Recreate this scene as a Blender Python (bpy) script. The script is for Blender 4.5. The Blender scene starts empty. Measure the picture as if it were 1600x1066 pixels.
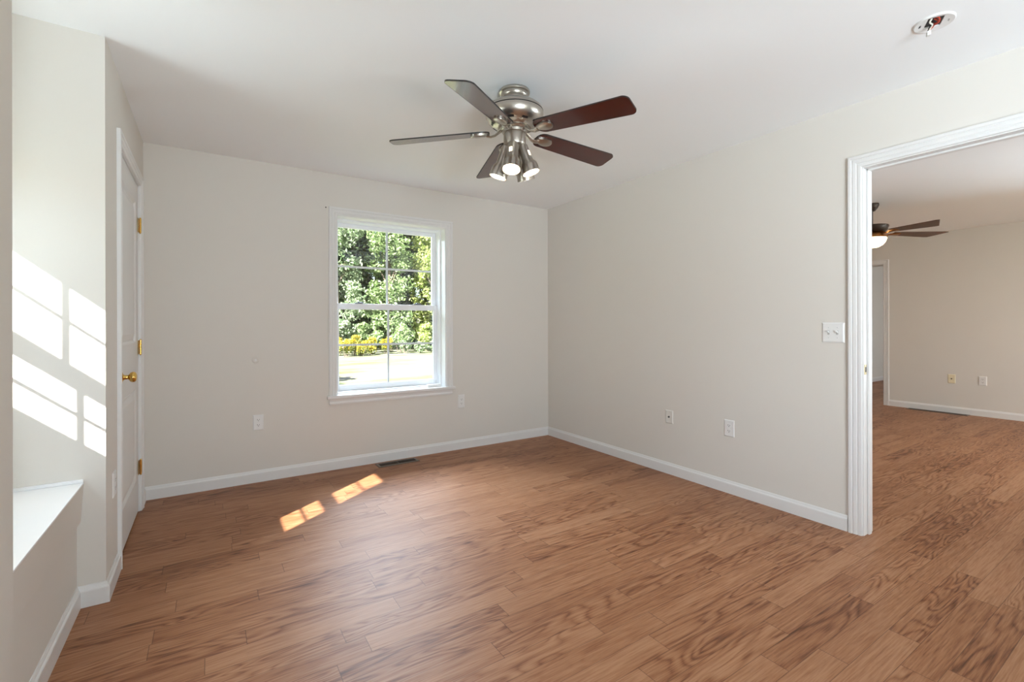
import bpy, bmesh, math, random
import numpy as np
from mathutils import Vector, Matrix, Quaternion

scene = bpy.context.scene
COL = scene.collection
PI = math.pi
rad = math.radians

# ------------------------------------------------------------------ camera
cam = bpy.data.cameras.new('camera')
cam_o = bpy.data.objects.new('camera', cam)
COL.objects.link(cam_o)
cam.sensor_fit = 'HORIZONTAL'
cam.sensor_width = 36.0
cam.lens = 730.2 / 1600 * 36.0
cam.shift_y = -(533 - 507.7) / 1600
cam.clip_start = 0.02
cam.clip_end = 300
YAW = 0.5749
cam_o.matrix_world = (Matrix.Translation((0, 0, 1.19)) @ Matrix.Rotation(-YAW, 4, 'Z')
                      @ Matrix.Rotation(PI / 2, 4, 'X') @ Matrix.Rotation(-0.0023, 4, 'Z'))
scene.camera = cam_o

# ------------------------------------------------------------------ view, world, sun, daylight, added fill
vs = scene.view_settings
vs.view_transform = 'Standard'
vs.look = 'None'
vs.gamma = 1.0
vs.exposure = 0.21
try:
    vs.use_curve_mapping = False
except Exception:
    pass
scene.cycles.max_bounces = 14
scene.cycles.diffuse_bounces = 8
scene.cycles.transparent_max_bounces = 16
scene.cycles.sample_clamp_indirect = 6.0
scene.cycles.caustics_reflective = False
scene.cycles.caustics_refractive = False

world = bpy.data.worlds.new('sky')
scene.world = world
world.use_nodes = True
wn = world.node_tree
bg = wn.nodes['Background']
sky = wn.nodes.new('ShaderNodeTexSky')
sky.sky_type = 'NISHITA'
sky.sun_disc = False
sky.sun_elevation = rad(34)
sky.sun_rotation = rad(217)
wn.links.new(sky.outputs[0], bg.inputs[0])
bg.inputs[1].default_value = 0.22

SUN_DIR = Vector((1.0, 0.74, -0.845)).normalized()
sun = bpy.data.lights.new('sun', 'SUN')
sun.energy = 32.0
sun.angle = rad(0.53)
sun.color = (1.0, 0.96, 0.90)
sun_o = bpy.data.objects.new('sun', sun)
COL.objects.link(sun_o)
sun_o.rotation_mode = 'QUATERNION'
sun_o.rotation_quaternion = SUN_DIR.to_track_quat('-Z', 'Y')


def area(name, loc, target, sx, sy, power, color):
    l = bpy.data.lights.new(name, 'AREA')
    l.shape = 'RECTANGLE'
    l.size, l.size_y = sx, sy
    l.energy = power
    l.color = color
    o = bpy.data.objects.new(name, l)
    COL.objects.link(o)
    o.location = loc
    o.rotation_mode = 'QUATERNION'
    o.rotation_quaternion = (Vector(target) - Vector(loc)).to_track_quat('-Z', 'Y')
    return o


# lamps outside the windows: stand-in daylight at alcove and back, added fill at front
area('daylight_alcove_sky', (-1.75, 2.235, 2.25), (-0.7, 2.235, 1.2), 1.3, 0.8, 50, (0.66, 0.86, 1.0))
area('daylight_alcove_ground', (-2.0, 2.235, 0.75), (-0.8, 2.235, 1.65), 1.4, 0.8, 40, (0.74, 0.90, 1.0))
area('added_fill_front', (0.25, -2.2, 0.8), (2.7, 1.2, 1.75), 2.0, 1.4, 300, (0.79, 0.895, 1.0))  # added fill from behind the camera, through an invented window
area('daylight_back_window', (1.38, 6.5, 3.45), (1.38, 3.9, 1.2), 2.6, 1.7, 640, (0.74, 0.87, 1.0))
area('added_fill_second_room_low', (8.3, -2.5, 0.4), (5.6, 1.2, 2.0), 0.6, 1.2, 330, (0.74, 0.89, 1.0))  # added lamp, angled to draw the ceiling's soft light edge
area('added_fill_second_room_high', (6.0, -1.9, 1.9), (5.6, 1.8, 0.4), 2.4, 1.2, 160, (0.95, 0.96, 0.95))  # added fill that brightens the second room
area('added_fill_third_room', (10.4, -1.55, 1.4), (10.4, 2.0, 1.3), 1.6, 1.4, 90, (0.85, 0.93, 1.0))  # added fill so the third room is not dark


# ------------------------------------------------------------------ materials
def new_mat(name):
    m = bpy.data.materials.new(name)
    m.use_nodes = True
    nt = m.node_tree
    return m, nt, nt.nodes['Principled BSDF']


def setin(b, key, v):
    if key in b.inputs:
        b.inputs[key].default_value = v


def mat(name, col, rough=0.5, metal=0.0, spec=0.5, var=0.0, vscale=8.0, bump=0.0, bscale=200.0, coat=0.0,
        stretch=None, emit=None, estr=0.0):
    m, nt, b = new_mat(name)
    b.inputs['Base Color'].default_value = (*col, 1)
    b.inputs['Roughness'].default_value = rough
    b.inputs['Metallic'].default_value = metal
    setin(b, 'Specular IOR Level', spec)
    setin(b, 'Coat Weight', coat)
    setin(b, 'Coat Roughness', 0.12)
    tc = nt.nodes.new('ShaderNodeTexCoord')
    vec = tc.outputs['Object']
    if stretch:
        mp = nt.nodes.new('ShaderNodeMapping')
        mp.inputs['Scale'].default_value = stretch
        nt.links.new(vec, mp.inputs[0])
        vec = mp.outputs[0]
    if var > 0:
        n = nt.nodes.new('ShaderNodeTexNoise')
        n.inputs['Scale'].default_value = vscale
        n.inputs['Detail'].default_value = 5
        nt.links.new(vec, n.inputs['Vector'])
        mx = nt.nodes.new('ShaderNodeMix')
        mx.data_type = 'RGBA'
        mx.inputs[6].default_value = (*[c * (1 - var) for c in col], 1)
        mx.inputs[7].default_value = (*[min(1, c * (1 + var)) for c in col], 1)
        nt.links.new(n.outputs[0], mx.inputs[0])
        nt.links.new(mx.outputs[2], b.inputs['Base Color'])
    if bump > 0:
        n2 = nt.nodes.new('ShaderNodeTexNoise')
        n2.inputs['Scale'].default_value = bscale
        n2.inputs['Detail'].default_value = 3
        nt.links.new(tc.outputs['Object'], n2.inputs['Vector'])
        bp = nt.nodes.new('ShaderNodeBump')
        bp.inputs['Strength'].default_value = bump
        bp.inputs['Distance'].default_value = 0.002
        nt.links.new(n2.outputs[0], bp.inputs['Height'])
        nt.links.new(bp.outputs[0], b.inputs['Normal'])
    if emit:
        b.inputs['Emission Color'].default_value = (*emit, 1)
        b.inputs['Emission Strength'].default_value = estr
    return m


M_WALL = mat('wall_paint', (0.685, 0.652, 0.604), 0.75, var=0.012, vscale=1.5, bump=0.12, bscale=260)
M_CEIL = mat('ceiling_paint', (0.88, 0.89, 0.90), 0.85, bump=0.1, bscale=220)
M_TRIM = mat('trim_paint', (0.735, 0.728, 0.718), 0.35, spec=0.5, var=0.01, vscale=4)
M_SEAT = mat('seat_paint', (0.82, 0.82, 0.83), 0.3, var=0.01, vscale=3)
M_DOOR = mat('door_paint', (0.70, 0.69, 0.675), 0.4, var=0.01, vscale=3)
M_VINYL = mat('white_vinyl', (0.82, 0.83, 0.85), 0.35)
M_PLASTIC = mat('white_plastic', (0.76, 0.755, 0.745), 0.35)
M_PLATE = mat('painted_plate', (0.70, 0.68, 0.64), 0.4)
M_CREAM = mat('cream_plastic', (0.78, 0.70, 0.50), 0.4)
M_DARK = mat('dark_slot', (0.02, 0.02, 0.02), 0.6)
M_NICKEL = mat('brushed_nickel', (0.50, 0.46, 0.41), 0.3, 1.0, var=0.06, vscale=30, stretch=(1, 1, 14))
M_BRASS = mat('polished_brass', (0.72, 0.46, 0.13), 0.2, 1.0)
M_BRASS_OLD = mat('worn_brass', (0.62, 0.50, 0.30), 0.35, 1.0, var=0.2, vscale=90)
M_BLACK = mat('black_enamel', (0.012, 0.010, 0.010), 0.4)
M_BULB = mat('lit_bulb', (1, 0.95, 0.85), 0.4, emit=(1.0, 0.80, 0.55), estr=14.0)
M_SLOT = mat('lit_vent_slot', (1, 0.9, 0.75), 0.4, emit=(1.0, 0.82, 0.6), estr=2.2)
M_BRONZE = mat('dark_bronze', (0.035, 0.018, 0.010), 0.45, 0.3, var=0.3, vscale=40)
M_COPPER = mat('copper_bronze', (0.40, 0.19, 0.07), 0.28, 1.0)
M_BOWL = mat('lit_glass_bowl', (1, 0.92, 0.8), 0.4, emit=(1.0, 0.78, 0.48), estr=5.0)
M_WALNUT = mat('walnut_blade', (0.10, 0.047, 0.022), 0.4, var=0.3, vscale=14, stretch=(1, 8, 8))
M_REG = mat('brown_register', (0.15, 0.115, 0.09), 0.4, 0.4)
M_REGDARK = mat('register_shadow', (0.012, 0.010, 0.009), 0.8)
M_LOUVER = mat('register_louver', (0.075, 0.05, 0.035), 0.45, 0.3)
M_COPPERWIRE = mat('red_wire', (0.45, 0.05, 0.02), 0.45)
M_WHITEWIRE = mat('white_wire', (0.70, 0.66, 0.58), 0.45)
M_BLACKWIRE = mat('black_wire', (0.015, 0.015, 0.015), 0.45)
M_LOCK = mat('grey_lock', (0.16, 0.18, 0.22), 0.4, 0.3)
M_SUN_BLOCK = mat('sun_block_grey', (0.62, 0.62, 0.6), 0.7)  # plain grey of the added sun-blocking slab
M_BARK = mat('bark', (0.13, 0.105, 0.08), 0.9, var=0.4, vscale=5, stretch=(3, 3, 0.6))
M_STEEL = mat('screw_steel', (0.10, 0.09, 0.085), 0.4, 0.7)


def cherry():
    m, nt, b = new_mat('cherry_blade')
    tc = nt.nodes.new('ShaderNodeTexCoord')
    mp = nt.nodes.new('ShaderNodeMapping')
    mp.inputs['Scale'].default_value = (2.2, 26, 26)
    n = nt.nodes.new('ShaderNodeTexNoise')
    n.inputs['Scale'].default_value = 2.2
    n.inputs['Detail'].default_value = 8
    n.inputs['Distortion'].default_value = 0.6
    cr = nt.nodes.new('ShaderNodeValToRGB')
    cr.color_ramp.elements[0].position = 0.32
    cr.color_ramp.elements[0].color = (0.030, 0.006, 0.0045, 1)
    cr.color_ramp.elements[1].position = 0.72
    cr.color_ramp.elements[1].color = (0.105, 0.017, 0.010, 1)
    nt.links.new(tc.outputs['Object'], mp.inputs[0])
    nt.links.new(mp.outputs[0], n.inputs['Vector'])
    nt.links.new(n.outputs[0], cr.inputs[0])
    nt.links.new(cr.outputs[0], b.inputs['Base Color'])
    b.inputs['Roughness'].default_value = 0.22
    setin(b, 'Coat Weight', 0.6)
    setin(b, 'Coat Roughness', 0.08)
    return m


M_CHERRY = cherry()


def glass():
    m = bpy.data.materials.new('window_glass')
    m.use_nodes = True
    nt = m.node_tree
    nt.nodes.clear()
    out = nt.nodes.new('ShaderNodeOutputMaterial')
    mix = nt.nodes.new('ShaderNodeMixShader')
    tr = nt.nodes.new('ShaderNodeBsdfTransparent')
    tr.inputs[0].default_value = (0.97, 0.98, 0.98, 1)
    gl = nt.nodes.new('ShaderNodeBsdfGlossy')
    gl.inputs['Roughness'].default_value = 0.02
    mix.inputs[0].default_value = 0.05
    nt.links.new(tr.outputs[0], mix.inputs[1])
    nt.links.new(gl.outputs[0], mix.inputs[2])
    nt.links.new(mix.outputs[0], out.inputs[0])
    return m


M_GLASS = glass()


def laminate():
    m, nt, b = new_mat('oak_laminate')
    N, L = nt.nodes.new, nt.links.new
    tc = N('ShaderNodeTexCoord')
    sep = N('ShaderNodeSeparateXYZ')
    L(tc.outputs['Object'], sep.inputs[0])

    def mth(op, a, bb=None, c=None):
        n = N('ShaderNodeMath')
        n.operation = op
        for i, v in enumerate((a, bb, c)):
            if v is None:
                continue
            if isinstance(v, (int, float)):
                n.inputs[i].default_value = v
            else:
                L(v, n.inputs[i])
        return n.outputs[0]

    W = 0.0977
    x, y = sep.outputs[0], sep.outputs[1]
    v = mth('DIVIDE', mth('ADD', y, 0.0505 + 5.0 * W * 0 + 0.0), W)
    row = mth('FLOOR', v)
    fv = mth('FRACT', v)
    wn1 = N('ShaderNodeTexWhiteNoise')
    wn1.noise_dimensions = '1D'
    L(row, wn1.inputs['W'])
    r1 = wn1.outputs['Value']
    wn1b = N('ShaderNodeTexWhiteNoise')
    wn1b.noise_dimensions = '1D'
    L(mth('ADD', row, 71.3), wn1b.inputs['W'])
    r1b = wn1b.outputs['Value']
    length = mth('MULTIPLY_ADD', r1b, 0.28, 0.62)
    u = mth('ADD', mth('DIVIDE', x, length), mth('MULTIPLY', r1, 9.0))
    colm = mth('FLOOR', u)
    fu = mth('FRACT', u)
    cmb = N('ShaderNodeCombineXYZ')
    L(row, cmb.inputs[0])
    L(colm, cmb.inputs[1])
    wn2 = N('ShaderNodeTexWhiteNoise')
    wn2.noise_dimensions = '2D'
    L(cmb.outputs[0], wn2.inputs['Vector'])
    sc2 = N('ShaderNodeSeparateColor')
    L(wn2.outputs['Color'], sc2.inputs[0])
    ra, rb, rc = sc2.outputs[0], sc2.outputs[1], sc2.outputs[2]
    # grain space: every block draws from its own place in the wood
    gx = mth('ADD', x, mth('MULTIPLY', ra, 37.0))
    gy = mth('ADD', y, mth('MULTIPLY', rb, 23.0))
    g1 = N('ShaderNodeCombineXYZ')
    L(mth('MULTIPLY', gx, 1.35), g1.inputs[0])
    L(mth('MULTIPLY', gy, 8.5), g1.inputs[1])
    L(mth('MULTIPLY', rc, 11.0), g1.inputs[2])
    # growth rings (cathedral figure)
    n1 = N('ShaderNodeTexNoise')
    n1.inputs['Scale'].default_value = 1.0
    n1.inputs['Detail'].default_value = 2.2
    n1.inputs['Roughness'].default_value = 0.45
    n1.inputs['Distortion'].default_value = 0.35
    L(g1.outputs[0], n1.inputs['Vector'])
    rings = mth('FRACT', mth('MULTIPLY', n1.outputs[0], mth('MULTIPLY_ADD', ra, 9.0, 9.0)))
    ringv = mth('POWER', mth('ABSOLUTE', mth('MULTIPLY_ADD', rings, 2.0, -1.0)), 1.6)
    # fine fibre
    g2 = N('ShaderNodeCombineXYZ')
    L(mth('MULTIPLY', gx, 6.5), g2.inputs[0])
    L(mth('MULTIPLY', gy, 150.0), g2.inputs[1])
    n2 = N('ShaderNodeTexNoise')
    n2.inputs['Scale'].default_value = 1.0
    n2.inputs['Detail'].default_value = 6
    n2.inputs['Roughness'].default_value = 0.62
    L(g2.outputs[0], n2.inputs['Vector'])
    # broad streaks
    g3 = N('ShaderNodeCombineXYZ')
    L(mth('MULTIPLY', gx, 1.2), g3.inputs[0])
    L(mth('MULTIPLY', gy, 30.0), g3.inputs[1])
    n3 = N('ShaderNodeTexNoise')
    n3.inputs['Scale'].default_value = 1.0
    n3.inputs['Detail'].default_value = 4
    L(g3.outputs[0], n3.inputs['Vector'])
    # knots
    vor = N('ShaderNodeTexVoronoi')
    g4 = N('ShaderNodeCombineXYZ')
    L(mth('MULTIPLY', gx, 2.4), g4.inputs[0])
    L(mth('MULTIPLY', gy, 6.5), g4.inputs[1])
    L(g4.outputs[0], vor.inputs['Vector'])
    vor.inputs['Scale'].default_value = 1.0
    knot = mth('SUBTRACT', 1.0, mth('MINIMUM', 1.0, mth('MULTIPLY', vor.outputs['Distance'], 9.0)))
    knot = mth('MULTIPLY', knot, mth('GREATER_THAN', rc, 0.62))
    t = mth('MULTIPLY', mth('MULTIPLY', ringv, mth('MULTIPLY_ADD', mth('GREATER_THAN', rc, 0.45), 0.75, 0.25)), 0.22)
    t = mth('ADD', t, mth('MULTIPLY_ADD', n2.outputs[0], 0.80, -0.12))
    t = mth('ADD', t, mth('MULTIPLY', n3.outputs[0], 0.34))
    t = mth('ADD', t, mth('MULTIPLY_ADD', rb, 0.15, -0.05))
    t = mth('ADD', t, mth('MULTIPLY', knot, 0.35))
    t = mth('MULTIPLY_ADD', t, 1.35, -0.205)
    cr = N('ShaderNodeValToRGB')
    e = cr.color_ramp.elements
    e[0].position = 0.28
    e[0].color = (0.385, 0.190, 0.098, 1)
    e[1].position = 0.95
    e[1].color = (0.088, 0.030, 0.011, 1)
    k = e.new(0.55)
    k.color = (0.288, 0.121, 0.053, 1)
    k2 = e.new(0.74)
    k2.color = (0.190, 0.068, 0.027, 1)
    L(t, cr.inputs[0])
    # seams
    ev = mth('MINIMUM', fv, mth('SUBTRACT', 1.0, fv))
    ev = mth('MULTIPLY', ev, W)
    eu = mth('MULTIPLY', mth('MINIMUM', fu, mth('SUBTRACT', 1.0, fu)), length)
    seam = mth('LESS_THAN', mth('MINIMUM', mth('MULTIPLY', ev, 1.3), eu), 0.0014)
    mx = N('ShaderNodeMix')
    mx.data_type = 'RGBA'
    mx.blend_type = 'MULTIPLY'
    L(mth('MULTIPLY', seam, 0.62), mx.inputs[0])
    L(cr.outputs[0], mx.inputs[6])
    mx.inputs[7].default_value = (0.25, 0.2, 0.17, 1)
    L(mx.outputs[2], b.inputs['Base Color'])
    L(mth('MULTIPLY_ADD', n2.outputs[0], 0.18, 0.36), b.inputs['Roughness'])
    setin(b, 'Specular IOR Level', 0.32)
    bp = N('ShaderNodeBump')
    bp.inputs['Strength'].default_value = 0.12
    bp.inputs['Distance'].default_value = 0.001
    L(mth('SUBTRACT', n2.outputs[0], mth('MULTIPLY', seam, 0.8)), bp.inputs['Height'])
    L(bp.outputs[0], b.inputs['Normal'])
    return m


M_FLOOR = laminate()


def leaf_mat(name, c_dark, c_light, trans=0.35):
    m, nt, b = new_mat(name)
    N, L = nt.nodes.new, nt.links.new
    geo = N('ShaderNodeNewGeometry')
    cr = N('ShaderNodeValToRGB')
    cr.color_ramp.elements[0].color = (*c_dark, 1)
    cr.color_ramp.elements[1].color = (*c_light, 1)
    L(geo.outputs['Random Per Island'], cr.inputs[0])
    L(cr.outputs[0], b.inputs['Base Color'])
    b.inputs['Roughness'].default_value = 0.45
    tl = N('ShaderNodeBsdfTranslucent')
    L(cr.outputs[0], tl.inputs[0])
    mix = N('ShaderNodeMixShader')
    mix.inputs[0].default_value = trans
    L(b.outputs[0], mix.inputs[1])
    L(tl.outputs[0], mix.inputs[2])
    L(mix.outputs[0], nt.nodes['Material Output'].inputs[0])
    return m


M_LEAF = leaf_mat('leaf_green', (0.09, 0.16, 0.04), (0.44, 0.56, 0.29))
M_LEAF2 = leaf_mat('leaf_yellow_green', (0.13, 0.21, 0.035), (0.58, 0.64, 0.26))
M_LEAF3 = leaf_mat('leaf_grey_green', (0.08, 0.15, 0.06), (0.48, 0.57, 0.38))
M_LEAF_SHADE = leaf_mat('leaf_shade_dark', (0.03, 0.06, 0.022), (0.11, 0.17, 0.06))  # darker leaf copy; the wood's shade is put into its colour
M_GOLD = leaf_mat('goldenrod_bloom', (0.42, 0.32, 0.02), (0.66, 0.54, 0.07), 0.2)
M_STEM = leaf_mat('goldenrod_leaf', (0.14, 0.18, 0.04), (0.28, 0.31, 0.08), 0.25)


def lawn_mat():
    m, nt, b = new_mat('dry_lawn')
    N, L = nt.nodes.new, nt.links.new
    tc = N('ShaderNodeTexCoord')
    mp = N('ShaderNodeMapping')
    mp.inputs['Scale'].default_value = (0.35, 1.0, 1)
    mp.inputs['Rotation'].default_value = (0, 0, rad(12))
    L(tc.outputs['Object'], mp.inputs[0])
    n = N('ShaderNodeTexNoise')
    n.inputs['Scale'].default_value = 0.8
    n.inputs['Detail'].default_value = 8
    n.inputs['Roughness'].default_value = 0.62
    L(mp.outputs[0], n.inputs['Vector'])
    cr = N('ShaderNodeValToRGB')
    e = cr.color_ramp.elements
    e[0].position = 0.36
    e[0].color = (0.13, 0.17, 0.06, 1)
    e[1].position = 0.62
    e[1].color = (0.36, 0.335, 0.26, 1)
    k = e.new(0.47)
    k.color = (0.23, 0.26, 0.14, 1)
    L(n.outputs[0], cr.inputs[0])
    L(cr.outputs[0], b.inputs['Base Color'])
    b.inputs['Roughness'].default_value = 0.9
    n2 = N('ShaderNodeTexNoise')
    n2.inputs['Scale'].default_value = 22
    L(tc.outputs['Object'], n2.inputs['Vector'])
    bp = N('ShaderNodeBump')
    bp.inputs['Strength'].default_value = 0.7
    bp.inputs['Distance'].default_value = 0.05
    L(n2.outputs[0], bp.inputs['Height'])
    L(bp.outputs[0], b.inputs['Normal'])
    return m


M_LAWN = lawn_mat()


# ------------------------------------------------------------------ mesh helpers
class MB:
    def __init__(self):
        self.bm = bmesh.new()

    def box(self, lo, hi):
        vs_ = [self.bm.verts.new((x, y, z)) for z in (lo[2], hi[2]) for y in (lo[1], hi[1]) for x in (lo[0], hi[0])]
        for f in ((0, 2, 3, 1), (4, 5, 7, 6), (0, 1, 5, 4), (1, 3, 7, 5), (3, 2, 6, 7), (2, 0, 4, 6)):
            self.bm.faces.new([vs_[i] for i in f])
        return self

    def obox(self, mtx, lo, hi):
        n0 = len(self.bm.verts)
        self.box(lo, hi)
        self.bm.verts.ensure_lookup_table()
        for v in self.bm.verts[n0:]:
            v.co = mtx @ v.co
        return self

    def lathe(self, prof, mtx=None, seg=40, cap=True):
        """prof: (r, z) from one end to the other, about z"""
        mtx = mtx or Matrix.Identity(4)
        rings = []
        for r, z in prof:
            if r < 1e-6:
                rings.append([self.bm.verts.new(mtx @ Vector((0, 0, z)))])
            else:
                rings.append([self.bm.verts.new(mtx @ Vector((r * math.cos(2 * PI * i / seg), r * math.sin(2 * PI * i / seg), z)))
                              for i in range(seg)])
        for a, b in zip(rings, rings[1:]):
            for i in range(seg):
                j = (i + 1) % seg
                if len(a) == 1 and len(b) == 1:
                    continue
                if len(a) == 1:
                    self.bm.faces.new((a[0], b[j], b[i]))
                elif len(b) == 1:
                    self.bm.faces.new((a[i], a[j], b[0]))
                else:
                    self.bm.faces.new((a[i], a[j], b[j], b[i]))
        if cap:
            for rg in (rings[0], rings[-1]):
                if len(rg) > 1:
                    self.bm.faces.new(rg)
        return self

    def tube(self, pts, radii, seg=10, cap=True):
        pts = [Vector(p) for p in pts]
        if isinstance(radii, (int, float)):
            radii = [radii] * len(pts)
        rings = []
        up = Vector((0.13, 0.21, 0.97))
        for i, p in enumerate(pts):
            d = (pts[min(i + 1, len(pts) - 1)] - pts[max(i - 1, 0)]).normalized()
            a = d.cross(up)
            if a.length < 1e-4:
                a = d.cross(Vector((1, 0, 0)))
            a.normalize()
            b = d.cross(a).normalized()
            r = radii[i]
            ra, rb_ = r if isinstance(r, tuple) else (r, r)
            rings.append([self.bm.verts.new(p + a * ra * math.cos(2 * PI * k / seg) + b * rb_ * math.sin(2 * PI * k / seg))
                          for k in range(seg)])
        for a, b in zip(rings, rings[1:]):
            for i in range(seg):
                j = (i + 1) % seg
                self.bm.faces.new((a[i], a[j], b[j], b[i]))
        if cap:
            self.bm.faces.new(rings[0])
            self.bm.faces.new(rings[-1])
        return self

    def sweep(self, path, prof, to3d, closed=False):
        """path: 2D points; prof: (a, b) with a along the path's left normal; to3d(u, v, b)"""
        n = len(path)
        dirs = []
        for i in range(n - (0 if closed else 1)):
            p, q = path[i], path[(i + 1) % n]
            l = math.hypot(q[0] - p[0], q[1] - p[1])
            dirs.append(((q[0] - p[0]) / l, (q[1] - p[1]) / l))
        secs = []
        for i in range(n):
            if closed:
                d0, d1 = dirs[i - 1], dirs[i]
            else:
                d0, d1 = dirs[max(i - 1, 0)], dirs[min(i, n - 2)]
            n0, n1 = (-d0[1], d0[0]), (-d1[1], d1[0])
            k = 1 + n0[0] * n1[0] + n0[1] * n1[1]
            m = ((n0[0] + n1[0]) / k, (n0[1] + n1[1]) / k)
            secs.append([self.bm.verts.new(to3d(path[i][0] + m[0] * a, path[i][1] + m[1] * a, b)) for a, b in prof])
        cnt = n if closed else n - 1
        k = len(prof)
        for i in range(cnt):
            s, t = secs[i], secs[(i + 1) % n]
            for j in range(k):
                self.bm.faces.new((s[j], s[(j + 1) % k], t[(j + 1) % k], t[j]))
        if not closed:
            self.bm.faces.new(secs[0])
            self.bm.faces.new(secs[-1])
        return self

    def prism(self, outline, z0, z1, mtx=None):
        mtx = mtx or Matrix.Identity(4)
        a = [self.bm.verts.new(mtx @ Vector((x, y, z0))) for x, y in outline]
        b = [self.bm.verts.new(mtx @ Vector((x, y, z1))) for x, y in outline]
        n = len(outline)
        self.bm.faces.new(a)
        self.bm.faces.new(b)
        for i in range(n):
            self.bm.faces.new((a[i], a[(i + 1) % n], b[(i + 1) % n], b[i]))
        return self

    def build(self, name, m, parent=None, world=True, smooth=False, bevel=0.0, segs=2):
        bmesh.ops.recalc_face_normals(self.bm, faces=self.bm.faces)
        me = bpy.data.meshes.new(name)
        off = Vector((0, 0, 0))
        r = parent
        while r is not None and world:
            off += r.location
            r = r.parent
        for v in self.bm.verts:
            v.co -= off
        if smooth:
            for f in self.bm.faces:
                f.smooth = True
            for e in self.bm.edges:
                if len(e.link_faces) == 2 and e.calc_face_angle(0) > rad(38):
                    e.smooth = False
        self.bm.to_mesh(me)
        self.bm.free()
        me.materials.append(m)
        o = bpy.data.objects.new(name, me)
        COL.objects.link(o)
        if parent is not None:
            o.parent = parent
        if bevel > 0:
            md = o.modifiers.new('bevel', 'BEVEL')
            md.width = bevel
            md.segments = segs
            md.limit_method = 'ANGLE'
            md.angle_limit = rad(40)
        return o


def thing(name, label, cat, loc=(0, 0, 0), group=None):
    o = bpy.data.objects.new(name, None)
    COL.objects.link(o)
    o.location = loc
    o.empty_display_size = 0.1
    o['label'] = label
    o['category'] = cat
    if group:
        o['group'] = group
    return o


def tag(o, label, cat, group=None):
    o['label'] = label
    o['category'] = cat
    if group:
        o['group'] = group
    return o


def struct(o):
    o['kind'] = 'structure'
    return o


def sroot(name, loc=(0, 0, 0)):
    o = bpy.data.objects.new(name, None)
    COL.objects.link(o)
    o.location = loc
    o.empty_display_size = 0.1
    return struct(o)


# ------------------------------------------------------------------ room measures
H = 2.44
XR, YB, XC, YF, XL = 3.078, 4.035, -0.376, 2.65, -0.47
XN = -0.445                    # the left wall nearer than the alcove
YN = 1.79                      # near edge of the alcove
X0 = -1.07                     # inner face of the alcove's outer wall
YFRONT = -1.30
X2, X3 = 8.32, 12.6
WB = 0.20                      # thickness of the back wall

# window in the back wall (inner opening)
WX0, WX1, WZ0, WZ1 = 0.893, 1.866, 0.605, 2.097
# closet door and doorway
DY0, DY1, DZ = 3.022, 3.812, 2.082
PY0, PY1, PZ = 0.33, 1.127, 2.066

# ------------------------------------------------------------------ shell
struct(MB().box((-1.3, YFRONT - 0.15, -0.5), (X3, YB + WB, 0.0)).build('floor', M_FLOOR))
struct(MB().box((-1.3, YFRONT - 0.15, H), (X3, YB + WB, H + 0.15)).build('ceiling', M_CEIL))

w = MB()
w.box((-1.3, YB, 0), (WX0 - 0.012, YB + WB, H))
w.box((WX1 + 0.012, YB, 0), (X3, YB + WB, H))
w.box((WX0 - 0.012, YB, 0), (WX1 + 0.012, YB + WB, WZ0 - 0.03))
w.box((WX0 - 0.012, YB, WZ1 + 0.012), (WX1 + 0.012, YB + WB, H))
struct(w.build('wall_back', M_WALL))

w = MB()
w.box((XR, PY1 + 0.018, 0), (XR + 0.115, YB, H))
w.box((XR, YFRONT, 0), (XR + 0.115, PY0 - 0.018, H))
w.box((XR, PY0 - 0.018, PZ + 0.018), (XR + 0.115, PY1 + 0.018, H))
struct(w.build('wall_right', M_WALL))

w = MB()
w.box((XL - 0.1, YFRONT, 0), (XN, YN, H))
w.box((XL - 0.1, YN, 0), (XL, YF, 0.36))
w.box((X0, YN - 0.1, 0), (XL - 0.1, YN, H))
struct(w.build('wall_left', M_WALL))

w = MB()
w.box((X0, YF, 0), (XC, YF + 0.1, H))
w.box((XC - 0.1, YF + 0.1, 0), (XC, DY0 - 0.018, H))
w.box((XC - 0.1, DY1 + 0.018, 0), (XC, YB, H))
w.box((XC - 0.1, DY0 - 0.018, DZ + 0.018), (XC, DY1 + 0.018, H))
struct(w.build('wall_closet', M_WALL))

# alcove outer wall with its window opening
AY0, AY1, AZ0, AZ1 = 1.853, 2.613, 1.12, 1.898
w = MB()
w.box((-1.13, YFRONT, 0), (X0, AY0, H))
w.box((-1.13, AY1, 0), (X0, YB, H))
w.box((-1.13, AY0, 0), (X0, AY1, AZ0))
w.box((-1.13, AY0, AZ1), (X0, AY1, H))
struct(w.build('wall_alcove', M_WALL))

# front wall, behind the camera, with unseen windows added to let fill light in
FW = [(0.0, 1.95), (5.0, 7.6), (9.6, 11.2)]
FZ0, FZ1 = 0.65, 2.1
w = MB()
xs = [-1.3]
for a, b in FW:
    w.box((xs[-1], YFRONT - 0.12, 0), (a, YFRONT, H))
    w.box((a, YFRONT - 0.12, 0), (b, YFRONT, FZ0))
    w.box((a, YFRONT - 0.12, FZ1), (b, YFRONT, H))
    xs.append(b)
w.box((xs[-1], YFRONT - 0.12, 0), (X3, YFRONT, H))
struct(w.build('wall_front', M_WALL))

# far wall of the second room, with a doorway into a third room
QY0, QY1, QZ = 2.80, 3.56, 2.06
w = MB()
w.box((X2, YFRONT, 0), (X2 + 0.115, QY0 - 0.018, H))
w.box((X2, QY1 + 0.018, 0), (X2 + 0.115, YB, H))
w.box((X2, QY0 - 0.018, QZ + 0.018), (X2 + 0.115, QY1 + 0.018, H))
struct(w.build('wall_far', M_WALL))
struct(MB().box((X3 - 0.1, YFRONT, 0), (X3, YB, H)).build('wall_end', M_WALL))
# unseen slab added to keep direct sun off the front windows
struct(MB().box((-8, YFRONT - 5, 2.6), (14, YFRONT - 0.15, 2.72)).build('sun_block_slab', M_SUN_BLOCK))

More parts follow.
